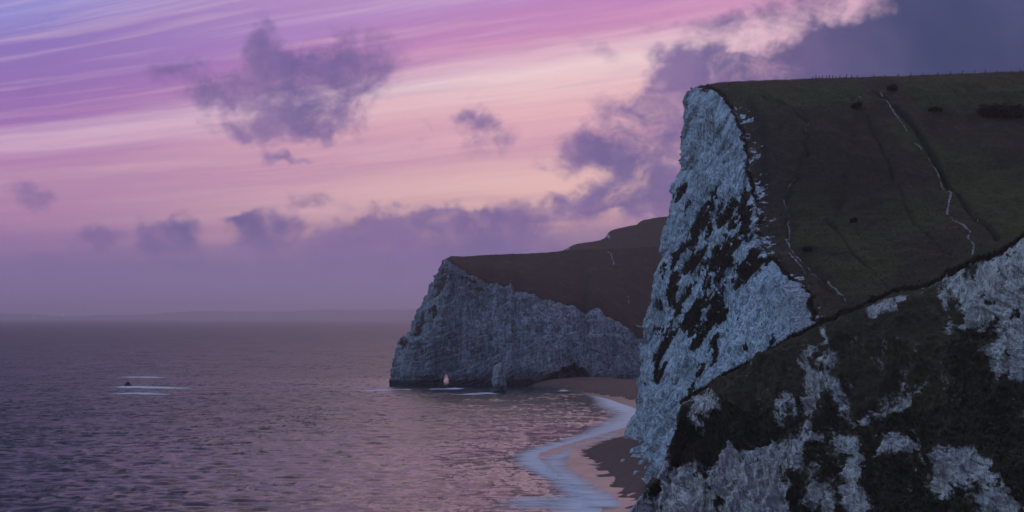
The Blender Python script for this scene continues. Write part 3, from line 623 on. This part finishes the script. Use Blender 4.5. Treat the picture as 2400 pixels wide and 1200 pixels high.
    bank = [(2050, 222, 2066, 237, 2098, 264, 2135, 297, 2181, 356, 2227, 420, 2263, 480, 2295, 516, 2337, 560, 4.5)]
    wx = fbm(S, 6, 3, 85) * 10
    bk = strokes(px + wx * .4, py, bank)
    S[..., 2] -= bk * 1.1
    gul = strokes(px + wx * 2.2, py + wx, [(1947, 516, 1993, 580, 2048, 640, 2080, 680, 5), (1790, 232, 1842, 262, 1900, 305, 1890, 380, 1845, 470, 1850, 560, 1900, 620, 1990, 710, 7), (2110, 440, 2160, 540, 2230, 600, 5), (2290, 500, 2335, 560, 4), (1975, 215, 2000, 240, 2060, 330, 2100, 420, 5), (2000, 330, 1990, 420, 1960, 500, 6)])
    S[..., 2] -= gul ** 1.5 * (.9 + fbm(S, 12, 3, 58) * 2)
    lip = (fbm(S, 2.5, 3, 86) * 2.4 + fbm(S, 9, 2, 87) * 4) * np.exp(-np.arange(C) / 4.)[None]
    S[..., 0] += np.abs(lip) * 1.0
    S[..., 2] += lip * .5
    pathA = strokes(px + wx, py, [(2069, 253, 2082, 261, 2103, 283, 2111, 299, 2127, 318, 1.5), (2064, 222, 2068, 230, 1), (2010, 238, 2030, 262, .8), (2176, 365, 2195, 393, 2211, 422, 1.2), (2220, 434, 2229, 448, 2222, 466, 2220, 493, 2236, 512, 2256, 530, 2272, 548, 2268, 567, 2282, 583, 2277, 602, 2.2), (2290, 500, 2294, 505, 1), (2140, 335, 2160, 350, .9)])
    pathB = strokes(px + wx * 1.3, py, [(1842, 258, 1850, 262, 1.2), (1897, 301, 1890, 319, 1888, 340, 1), (1860, 425, 1848, 455, 1.), (1837, 470, 1840, 482, 2.), (1845, 500, 1849, 512, 1853, 548, 1842, 571, 1869, 608, 1920, 640, 1.4), (1935, 648, 1960, 668, 1984, 700, 1.5), (1850, 600, 1910, 655, 1.)])
    tracks = strokes(px + wx, py, [(1947, 516, 1993, 580, 2048, 640, 2080, 680, 1.6), (1790, 232, 1842, 262, 1900, 305, 3.), (2110, 460, 2160, 540, 2200, 575, 1.6), (2300, 520, 2335, 560, 1.2)])
    brk = np.clip(.88 + fbm(S, 3.5, 3, 90) * 1.6, 0, 1)
    veg = 1.0 - pathA * 1.0 * brk - pathB * .95 * brk
    ed = np.interp(py, EDGE[::-1, 1], EDGE[::-1, 0]); near = np.clip(1 - (px - ed) / 70., 0, 1) * sstep(py, 225, 250)
    fl = fbm(S * np.array([.6, .4, 1.4]), 1.3, 4, 88, gain=.7)
    veg -= near * np.clip(fl + .10 + fbm(S, 9, 2, 78) * .35, 0, 1) * 3.4
    veg -= strokes(px + wx * .5, py, [(1700, 262, 1722, 254, 3), (1722, 290, 1775, 281, 2.5), (1850, 650, 1880, 653, 4), (1738, 272, 1758, 286, 1.5)]) * 1.1 * np.clip(.6 + fl * 4, 0, 1)
    olive = np.clip(strokes(px + fbm(S, 30, 3, 89) * 160, py, [(1950, 530, 2060, 620, 60), (2310, 420, 2400, 520, 60), (2150, 500, 40), (2140, 320, 2260, 430, 26), (1900, 560, 2000, 650, 30), (1800, 230, 2000, 230, 30), (2150, 220, 2400, 220, 30)]) * 1.4, 0, 1)
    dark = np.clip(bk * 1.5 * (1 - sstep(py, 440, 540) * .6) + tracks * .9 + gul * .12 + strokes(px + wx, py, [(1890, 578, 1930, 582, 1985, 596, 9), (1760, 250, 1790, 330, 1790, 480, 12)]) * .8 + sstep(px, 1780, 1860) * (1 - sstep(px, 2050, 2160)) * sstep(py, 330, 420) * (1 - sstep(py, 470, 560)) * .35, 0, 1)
    z = full(S)
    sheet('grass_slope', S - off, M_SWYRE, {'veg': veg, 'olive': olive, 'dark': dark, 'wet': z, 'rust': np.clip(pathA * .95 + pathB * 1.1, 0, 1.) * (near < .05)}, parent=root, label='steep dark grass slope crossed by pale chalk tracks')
    SLOPE_F['G'] = S; SLOPE_F['px'] = px; SLOPE_F['py'] = py
veg_pts = {}
build_headland()
def on_slope(x, y):
    i = np.argmin(np.hypot(SLOPE_F['px'] - x, SLOPE_F['py'] - y)); return SLOPE_F['G'].reshape(-1, 3)[i]

# ------------------------------------------------------------------ near cliff at the right
RIDGE = np.array([(1595, 941), (1605, 936), (1636, 917), (1665, 902), (1698, 885), (1740, 862), (1786, 838), (1840, 806), (1894, 771), (1930, 752), (1975, 731), (2035, 708), (2091, 686), (2161, 667), (2200, 650), (2237, 633), (2278, 611), (2336, 587), (2400, 555), (2560, 480)], float)
def ZP(*q): return np.array(q, float).reshape(-1, 2) * .5333 + [1400, 560]
CHALK_POLY = [ZP(1545,190,1600,150,1760,60,1875,20,1960,0,1960,330,1830,350,1790,380,1770,420,1740,360,1720,380,1700,400,1660,350,1620,345,1590,390,1570,330,1545,280),
    ZP(1760,430,1875,330,1960,330,1960,660,1850,620,1840,500,1820,490,1800,570,1780,620,1745,590,1740,510), ZP(1800,590,1840,540,1850,620,1810,630), ZP(975,390,1000,430,970,440),
    ZP(900,540,960,480,980,490,950,530,960,580,1020,600,1010,690,960,690,900,760,890,740,910,640), ZP(1000,530,1070,530,1060,570,1020,560), ZP(1040,640,1090,690,1060,720,1030,680), ZP(830,660,850,750,800,800,780,770,800,700),
    ZP(880,800,960,740,1000,760,930,800,940,860,1000,880,960,930,910,960,880,1010,865,960,870,880), ZP(1090,870,1140,880,1140,930,1200,1000,1150,1060,1170,1170,1180,1260,1110,1260,1110,1060,1090,960,1060,900),
    ZP(1220,880,1240,865,1290,890,1370,890,1420,870,1455,910,1440,940,1330,950,1290,990,1230,980,1210,940), ZP(1520,935,1700,930,1720,960,1760,990,1780,1060,1840,1110,1800,1130,1700,1150,1640,1120,1560,1150,1490,1110,1470,1060,1500,1040,1530,1000),
    ZP(1450,960,1490,970,1480,1010,1450,1010), ZP(1700,1160,1800,1130,1890,1180,1890,1230,1720,1230), ZP(100,1260,140,1200,200,1130,270,1050,290,960,330,1000,380,1020,410,1000,480,970,570,970,600,940,670,950,700,890,820,890,830,910,820,960,850,1000,820,1060,850,1090,830,1150,850,1260),
    ZP(355,720,440,670,530,640,520,680,540,720,450,770,430,830,410,790,440,720), ZP(1280,690,1330,670,1400,640,1430,650,1350,700,1290,720,1230,760,1260,790,1230,800,1220,760), ZP(1140,790,1190,760,1150,830,1135,820), ZP(1090,740,1120,790,1100,780),
    ZP(1225,310,1290,290,1310,280,1300,320,1230,345), ZP(1330,260,1360,255,1340,330,1310,330), ZP(1500,240,1530,220,1520,290), ZP(1510,340,1550,400,1560,420,1530,400), ZP(1430,200,1560,155,1562,162,1440,210), ZP(940,1100,960,1060,1000,1080,980,1140), ZP(1010,1150,1040,1120,1060,1200,1020,1230)]
def poly_cover(px, py, polys, soft):
    out = np.zeros(px.shape)
    for q in polys:
        x0, y0, x1, y1 = q[:, 0].min() - soft, q[:, 1].min() - soft, q[:, 0].max() + soft, q[:, 1].max() + soft
        k = (px > x0) & (px < x1) & (py > y0) & (py < y1); X, Y = px[k], py[k]
        if not len(X): continue
        dm = np.full(X.shape, 1e9); ins = np.zeros(X.shape, bool)
        for (ax, ay), (bx, by) in zip(q, np.roll(q, -1, 0)):
            dx, dy = bx - ax, by - ay; t = np.clip(((X - ax) * dx + (Y - ay) * dy) / (dx * dx + dy * dy + 1e-9), 0, 1)
            dm = np.minimum(dm, np.hypot(X - ax - t * dx, Y - ay - t * dy))
            ins ^= ((ay > Y) != (by > Y)) & (X < (bx - ax) * (Y - ay) / (by - ay + 1e-12) + ax)
        out[k] = np.maximum(out[k], np.clip(.5 + np.where(ins, dm, -dm) / (2 * soft), 0, 1))
    return out
FORE_VEG = [(1590, 1010, 1588, 1080, 13), (1576, 1131, 5), (1732, 1122, 1730, 1135, 9), (2275, 662, 2285, 688, 5), (2330, 620, 2348, 640, 6), (1995, 920, 2000, 930, 5), (2290, 1082, 2310, 1095, 5), (2150, 1030, 2158, 1050, 6), (1858, 1148, 1862, 1180, 10), (1700, 1190, 5), (1650, 1100, 5), (1960, 1110, 6)]
def build_near():
    root = empty('near_cliff', (30, 395, 0), kind='structure', label='near overgrown chalk cliff filling the lower right corner'); off = np.array(root.location)
    C, Rr = 640, 380
    r = poly(RIDGE, C); s = np.linspace(0, 1, C)
    dr = np.interp(r[:, 0], [1595, 1700, 1900, 2100, 2400, 2560], [408, 410, 402, 385, 352, 338])
    bpx = np.interp(s, [0, .06, .2, .45, .7, 1], [1452, 1480, 1600, 1880, 2180, 2640]); bd = np.interp(bpx, [1452, 1500, 1900, 2300, 2640], [372, 380, 358, 318, 286])
    k = np.linspace(0, 1, 41)[1:]                                   # runs on towards the right beyond the picture
    r = np.vstack([r, np.stack([2560 + 1100 * k, 480 - 230 * k], -1)]); dr = np.r_[dr, 338 - 40 * k]; bpx = np.r_[bpx, 2640 + 1150 * k]; bd = np.r_[bd, 286 - 30 * k]; s = np.r_[s, np.ones(40)]
    bpy = HZ + (EYE + .5) * F / bd
    T = np.linspace(0, 1, Rr); t = T[:, None]
    PX = r[:, 0] * (1 - t) + bpx * t; PY = r[:, 1] * (1 - t) + bpy * t
    Dp = dr * (1 - t ** .72) + bd * t ** .72
    G = P3(PX, PY, Dp)
    # left outline of the toe
    px0, py0 = pix(G[:, 0]); want = np.interp(py0, [941, 965, 1000, 1040, 1070, 1110, 1145, 1164, 1200, 1240], [1595, 1598, 1591, 1575, 1562, 1548, 1516, 1502, 1476, 1450])
    G[..., 0] += ((want - px0) / F * 390)[:, None] * np.clip(1 - s / .12, 0, 1)[None]
    back = [G[0] + np.array([.8 * k, 3. * k, -.12 * k - .11 * k * k]) for k in (9, 7, 5.5, 4, 3, 2, 1.2, .6, .25)]
    G = np.concatenate([np.array(back), G], 0); nb = len(back)
    left = [(G[:, 0] + np.array([4. * k, 9. * k, 0]))[:, None] for k in (4, 3, 2, 1.2, .6, .25)]
    G = np.concatenate(left + [G], 1)
    N = normals(G)
    if N[nb + 50:, :, 1].mean() > 0: N = -N
    px, py = pix(G)
    w = sstep(np.arange(len(G)), nb - 1, nb + 36)[:, None] * .93 + .07
    a = np.stack([(px * .8 + py * .6) / 60., (py * .8 - px * .6) / 130., G[..., 1] / 30.], -1)
    disp = fbm(G * [1, .7, .8], 17, 3, 91, ridged=True) * 9 + fbm(a, 1., 4, 92, ridged=True) * 5.5 + fbm(G, 3.2, 4, 93, ridged=True) * 1.7 + fbm(G, .9, 3, 94) * .7
    wx, wy = fbm(G, 5, 4, 95, gain=.7) * 40, fbm(G, 5, 4, 96, gain=.7) * 40
    chalk = poly_cover(px + wx, py + wy, CHALK_POLY, 17.); vg = strokes(px + wx, py + wy, FORE_VEG)
    m = fbm(G, 3.5, 7, 97, gain=.75)
    mott = strokes(px + wx, py + wy, [(1950, 1070, 1960, 1190, 40), (1880, 1090, 1900, 1180, 25), (1975, 960, 14), (2055, 735, 2120, 720, 12)])
    veg = .93 - chalk * .95 + vg * .6 + m * 1.5 - mott * .3 + sstep(fbm(G * [1, 1, .7], 2.2, 5, 57, gain=.65), .09, .2) * .6 * chalk
    scree = strokes(px + wx, py + wy, [(2220, 815, 2126, 861, 2050, 943, 14), (2110, 812, 2060, 850, 8), (2250, 850, 2180, 900, 10)])
    lb = py * .9 - px * .4 + fbm(G, 9, 4, 59) * 60
    disp += (ledge(lb, 30.) * 1.5 + ledge(lb * 1.1 + 7, 12.) * .55) * sstep(veg, .75, .4) * (.5 + fbm(G, 8, 3, 60) * 1.4) + ledge(px + py * .35 + fbm(G, 7, 4, 61) * 70, 42.) * 1.1 * sstep(veg, .75, .4)
    disp -= disp.mean(); disp *= (.15 + .85 * sstep(np.arange(G.shape[1]), 6, 90))[None]
    disp += np.clip(veg - .5, 0, .4) * 1.6 + fbm(G, .9, 2, 98) * .3 * sstep(veg, .5, .7)
    G = G + N * (disp * w)[..., None]
    G[nb - 2:nb + 8, :, 2] += fbm(G[nb - 2:nb + 8], 1.6, 3, 99) * 1.2 + fbm(G[nb - 2:nb + 8], 9, 3, 98) * 1.6
    olive = np.clip(strokes(px + wx, py + wy, [(1900, 780, 1990, 735, 2080, 700, 10), (2050, 800, 2250, 800, 2150, 950, 45), (1950, 760, 2200, 680, 10)]), 0, 1)
    z = full(G)
    rust = np.clip(strokes(px + wx, py + wy, [(2235, 1090, 2240, 1130, 12), (1700, 1160, 1660, 1190, 14), (1600, 1150, 1640, 1120, 10)]) * .6 + scree * .3, 0, 1)
    veg -= scree * .25
    chalk_dark = sstep(fbm(np.stack([px / 7. + wx / 9., py / 26., px * 0], -1), 1., 5, 67, gain=.65, ridged=True), .2, .38) * .5 + sstep(fbm(G, 5, 4, 68), .08, .28) * .4
    sheet('overgrown_face', G - off, M_FORE, {'veg': veg, 'olive': olive, 'dark': np.clip(vg * .8 - olive, 0, 1), 'wet': z, 'rust': rust, 'chalk_dark': chalk_dark}, parent=root, label='overgrown rocky face with patches of bare chalk')
    veg_pts['near'] = (G, veg, px, py); return root, off, nb
near_root, near_off, near_nb = build_near()

# ------------------------------------------------------------------ vegetation growing on the cliffs (countless small tufts)
def tufts(name, C, size, mat, parent, off, label, up=(0, 0, 1), blades=4, width=.22):
    n = len(C); V = np.zeros((n, blades, 3, 3)); ang = rng.random((n, blades)) * 2 * math.pi; L = size[:, None] * (.6 + .6 * rng.random((n, blades)))
    lean = .25 + .75 * rng.random((n, blades)); dirx, diry = np.cos(ang), np.sin(ang)
    wdt = L * width * (.7 + .7 * rng.random((n, blades)))
    bx = C[:, None, :] + (rng.random((n, blades, 3)) - .5) * size[:, None, None] * .8
    V[:, :, 0] = bx + np.stack([-diry, dirx, 0 * dirx], -1) * wdt[..., None]; V[:, :, 1] = bx - np.stack([-diry, dirx, 0 * dirx], -1) * wdt[..., None]
    V[:, :, 2] = bx + np.stack([dirx * lean, diry * lean, np.ones_like(lean)], -1) * L[..., None]
    f = np.arange(n * blades * 3).reshape(-1, 3)
    return link(name, mesh_np(name, V.reshape(-1, 3) - off, f, smooth=False), mat, parent, kind='stuff', label=label)
def scatter(key, cond, n):
    G, veg, px, py = veg_pts[key]; ok = np.argwhere(cond(veg, px, py))
    k = ok[rng.choice(len(ok), min(n, len(ok)), replace=False)]; return G[k[:, 0], k[:, 1]]
vis = lambda px, py: (px < 2440) & (py < 1230)
c = scatter('near', lambda v, x, y: (v > .72) & vis(x, y) & ((y > 960) | (x > 2240)), 15000)
tufts('scrub_tufts', c, .16 + .42 * rng.random(len(c)) ** 2, M_SCRUB, near_root, near_off, 'dark low scrub covering the near cliff', blades=5, width=.3)
G = veg_pts['near'][0]; rr = G[near_nb - 1:near_nb + 5, 6:].reshape(-1, 3); c = rr[rng.choice(len(rr), 3600)]
tufts('ridge_grass', c, .25 + .55 * rng.random(len(c)), M_DRY, near_root, near_off, 'dry grass fringe along the near cliff edge', blades=6, width=.12)
hr = bpy.data.objects['great_headland']; ho = np.array(hr.location)
c = scatter('cliff', lambda v, x, y: (v > .55) & (x > 1490) & (y < 1000), 16000)
tufts('cliff_scrub', c, .4 + .7 * rng.random(len(c)) ** 2, M_SCRUB, hr, ho, 'dark scrub clinging to the tall chalk cliff', blades=4, width=.35)
S = SLOPE_F['G']; c = S[4:330, 0:10].reshape(-1, 3)[rng.choice(3260, 2600)]
tufts('edge_grass', c, .35 + .6 * rng.random(len(c)), M_DRY, hr, ho, 'dry grass along the cliff edge', blades=5, width=.16)
ii, jj = rng.integers(6, 326, 14000), rng.integers(2, 505, 14000); c = S[ii, jj]
tufts('slope_tussocks', c, .12 + .25 * rng.random(len(c)) ** 2, M_TUSS, hr, ho, 'rough brown tussock grass on the steep slope', blades=3, width=.3)
k = rng.integers(0, 520, 3000); c = S[np.clip(325 + rng.integers(0, 9, 3000), 0, 333), k]
tufts('skyline_grass', c, .2 + .3 * rng.random(len(c)), M_DRY, hr, ho, 'short grass along the hill skyline', blades=4, width=.2)

# ------------------------------------------------------------------ bushes on the slope
def bush(x, y, wpx, hpx, label, lobes=7):
    p = on_slope(x, y + hpx * .35); sc = p[1] / F; W, H = wpx * sc / 2, max(hpx * sc, .9)
    e = empty('thorn_bush', p, label=label, cat='bush', group='dark bushes dotted over the grass slope')
    ctr = np.stack([(rng.random(lobes) - .5) * 1.5 * W, (rng.random(lobes) - .5) * 1.2 * W, H * (.35 + .35 * rng.random(lobes))], -1); rad = np.minimum(H * .55, W) * (.6 + .5 * rng.random(lobes))
    n = 2200; k = rng.integers(0, lobes, n); dd = rng.normal(size=(n, 3)); dd /= np.linalg.norm(dd, axis=1, keepdims=True)
    c = ctr[k] + dd * (rad[k] * rng.random(n) ** .33)[:, None]; c = c[c[:, 2] > .02]; n = len(c)
    a = rng.normal(size=(n, 3)); b = rng.normal(size=(n, 3)); sz = .10 + .05 * H
    V = np.stack([c, c + a * sz, c + b * sz], 1).reshape(-1, 3)
    link('crown', mesh_np('crown', V, np.arange(n * 3).reshape(-1, 3), smooth=False), M_BUSH, e)
    for q in range(4):                                              # a few crooked stems
        V, Fc = [], []; a0 = rng.random() * 6.28; tip = np.array([math.cos(a0) * W * .4, math.sin(a0) * W * .4, H * .7]); mid = tip * [.3, .3, .5]
        for j, (cc, r) in enumerate(((np.array([0, 0, -.6]), .14), (mid, .09), (tip, .03))):
            for kk in range(5): V.append(cc + [r * math.cos(kk * 1.2566), r * math.sin(kk * 1.2566), 0])
        for j in range(2):
            for kk in range(5): Fc.append((j * 5 + kk, j * 5 + (kk + 1) % 5, j * 5 + 5 + (kk + 1) % 5, j * 5 + 5 + kk))
        link('stem', mesh_np('stem', np.array(V), np.array(Fc)), M_WOOD, e)
bush(2089, 212, 27, 14, 'low dark bush nearest the skyline fence')
bush(2008, 273, 19, 15, 'small round dark bush left of the chalk track')
bush(2192, 260, 40, 12, 'flat spreading dark bush right of the chalk track')
bush(2325, 265, 52, 30, 'left half of the largest dark thicket at the right edge', 11)
bush(2372, 262, 60, 32, 'right half of the largest dark thicket at the right edge', 11)
bush(2000, 516, 12, 9, 'tiny dark bush alone in the middle of the slope', 4)
bush(1894, 585, 18, 10, 'low dark bush in the hollow near the lower cliff edge', 5)

# ------------------------------------------------------------------ fence on the skyline
def build_fence():
    xs = [1905, 1913, 1921, 1929, 1936, 1944, 1952, 1960, 1968, 1984, 1996, 2010, 2048, 2075, 2105, 2135, 2165, 2197, 2227, 2255, 2285, 2310, 2337, 2369, 2392, 2420, 2450]
    base = []
    S = SLOPE_F['G'][333]; px = SLOPE_F['px'][333]
    for x in xs: base.append(S[np.argmin(np.abs(px - x))])
    base = np.array(base); e = empty('post_fence', base[0], label='thin wooden post fence along the hill skyline', cat='fence')
    def box(w, h): 
        V = np.array([(sx * w * k, sy * w * k, z) for z, k in ((-.4, 1), (h * .6, 1), (h, .7)) for sx, sy in ((-1, -1), (1, -1), (1, 1), (-1, 1))])
        Fc = [(i * 4 + k, i * 4 + (k + 1) % 4, i * 4 + 4 + (k + 1) % 4, i * 4 + 4 + k) for i in range(2) for k in range(4)] + [(8, 9, 10, 11)]
        return mesh_np('post', V, np.array(Fc), smooth=False)
    me = box(.11, 1.4); me.materials.append(M_WOOD)
    for i, b in enumerate(base):
        o = link('post', me, None, e); o.location = b - base[0]; o.rotation_euler = ((random.random() - .5) * .16, (random.random() - .5) * .2, random.random()); o.scale.z = .75 + .45 * random.random()
    for h in (.45, .95):                                            # two wires
        V, Fc = [], []
        for i, b in enumerate(base):
            c0 = b - base[0] + [0, 0, h]; r = .012
            V += [c0 + [0, r, -r], c0 + [0, r, r], c0 + [0, -r, r], c0 + [0, -r, -r]]
            if i: o = (i - 1) * 4; Fc += [(o + k, o + (k + 1) % 4, o + 4 + (k + 1) % 4, o + 4 + k) for k in range(4)]
        link('wire', mesh_np('wire', np.array(V), np.array(Fc)), M_WOOD, e)
build_fence()

# ------------------------------------------------------------------ sea stack and loose rocks
def lathe_rock(prof, seg=40, rows=50, seed=1, amp=.5, flat=1.):
    """irregular rock: profile [(radius, z)], noise on top"""
    pr = np.array(prof, float); t = np.linspace(0, 1, rows); L = np.r_[0, np.cumsum(np.hypot(*np.diff(pr, axis=0).T))]; L /= L[-1]
    r, z = np.interp(t, L, pr[:, 0]), np.interp(t, L, pr[:, 1]); a = np.linspace(0, 2 * math.pi, seg, endpoint=False)
    V = np.stack([r[:, None] * np.cos(a), r[:, None] * np.sin(a) * flat, np.repeat(z[:, None], seg, 1)], -1)
    dr = V * [1, 1, 0]; ln = np.linalg.norm(dr, axis=-1, keepdims=True); n = dr / np.maximum(ln, 1e-6)
    size = max(pr[:, 0]); nn = (fbm(V + seed * 31, size * .9, 4, seed, ridged=True) * 1.6 + fbm(V + seed, size * .3, 3, seed + 3) * .6) * amp * size
    V = V + n * (nn[..., None] * np.minimum(ln / size, 1)) + np.stack([0 * nn, 0 * nn, nn * .25], -1)
    i = np.arange(rows - 1)[:, None] * seg; k = np.arange(seg)[None]; k1 = (k + 1) % seg
    return V.reshape(-1, 3), np.stack([i + k, i + k1, i + seg + k1, i + seg + k], -1).reshape(-1, 4)
d = dz(919, 0); c = P3(1170, 919, d); sc = d / F
V, Fc = lathe_rock([(18 * sc, -1.5), (17.5 * sc, 1.), (15 * sc, 10 * sc), (15.5 * sc, 22 * sc), (14 * sc, 40 * sc), (13.5 * sc, 52 * sc), (11 * sc, 61 * sc), (5 * sc, 65 * sc), (.01, 66 * sc)], 70, 90, 5, .22)
zz = V[:, 2]
stack = empty('sea_stack', (c[0], c[1], 0), label='squat chalk sea stack standing just off the far headland', cat='rock')
link('stack_rock', mesh_np('stack_rock', V, Fc, {'veg': np.clip((zz - 13) * .2, 0, .5), 'wet': .9 * (1 - sstep(zz, 2.5, 5.)), 'rust': zz * 0 + .25, 'dark': zz * 0, 'olive': zz * 0}), M_BATS, stack)
d = dz(905, 0); c = P3(300, 905, d); sc = d / F
V, Fc = lathe_rock([(9 * sc, -1), (8 * sc, .3), (6 * sc, 4 * sc), (4 * sc, 8 * sc), (2 * sc, 10 * sc), (.01, 10.5 * sc)], 26, 24, 9, .3)
o = link('half_tide_rock', mesh_np('half_tide_rock', V, Fc), M_DARKROCK, label='small lone dark rock in open sea with foam around it', cat='rock'); o.location = (c[0], c[1], 0)
rocks = [(1462, 1081, 11, 5, 'small lone white boulder left of the cliff-foot rubble on the beach'), (1498, 1106, 16, 6, 'long low white boulder on the shingle below the cliff foot'), (1508, 1103, 9, 5, 'small white boulder leaning behind the long low one'),
         (1505, 1087, 18, 8, 'white boulder at the left end of the cliff-foot rubble'), (1524, 1090, 22, 10, 'largest white boulder in the cliff-foot rubble'), (1540, 1092, 16, 8, 'white boulder tucked against the cliff foot at right end of rubble'),
         (1500, 1040, 9, 4, 'small white boulder farthest along the beach at the cliff foot'), (1515, 1078, 12, 7, 'white boulder on top at the back of the cliff-foot rubble')]
bm = bpy.data.objects['beach'].data; bv = np.zeros(len(bm.vertices) * 3, np.float32); bm.vertices.foreach_get('co', bv); bv = bv.reshape(-1, 3)
for i, (x, y, w, h, lab) in enumerate(rocks):
    px, py = pix(bv); j = np.argmin(np.hypot(px - x, py - y) + (bv[:, 2] < .3) * 1e3); p = bv[j]; sc = p[1] / F; r = w * sc / 2; hh = h * sc * 1.2
    V, Fc = lathe_rock([(r * .9, -.5), (r, hh * .25), (r * .85, hh * .6), (r * .45, hh * .92), (.01, hh)], 20, 16, 20 + i, .35, .8)
    o = link('beach_boulder', mesh_np('beach_boulder', V, Fc, smooth=False), M_ROCK, label=lab, cat='boulder', group='boulders at the cliff foot'); o.location = p; o.rotation_euler.z = i * 1.3

# ------------------------------------------------------------------ haze
def build_haze():
    V = np.array([(x, y, z) for z in (-4., 200.) for x, y in ((-14800, -1700), (14800, -1700), (14800, 32600), (-14800, 32600))])
    Fc = np.array([(3, 2, 1, 0), (4, 5, 6, 7), (0, 1, 5, 4), (1, 2, 6, 5), (2, 3, 7, 6), (3, 0, 4, 7)])
    m = bpy.data.materials.new('haze'); m.use_nodes = True; g = NT(m.node_tree)
    v = g.n('ShaderNodeVolumePrincipled'); v.inputs['Density'].default_value = HAZE; v.inputs['Color'].default_value = (.92, .92, 1.0, 1); v.inputs['Anisotropy'].default_value = .72
    g.put(g.n('ShaderNodeOutputMaterial').inputs['Volume'], v.outputs[0])
    link('haze', mesh_np('haze', V, Fc, smooth=False), m, kind='stuff', label='thin violet evening haze over the sea')
HAZE = 7e-5
build_haze()
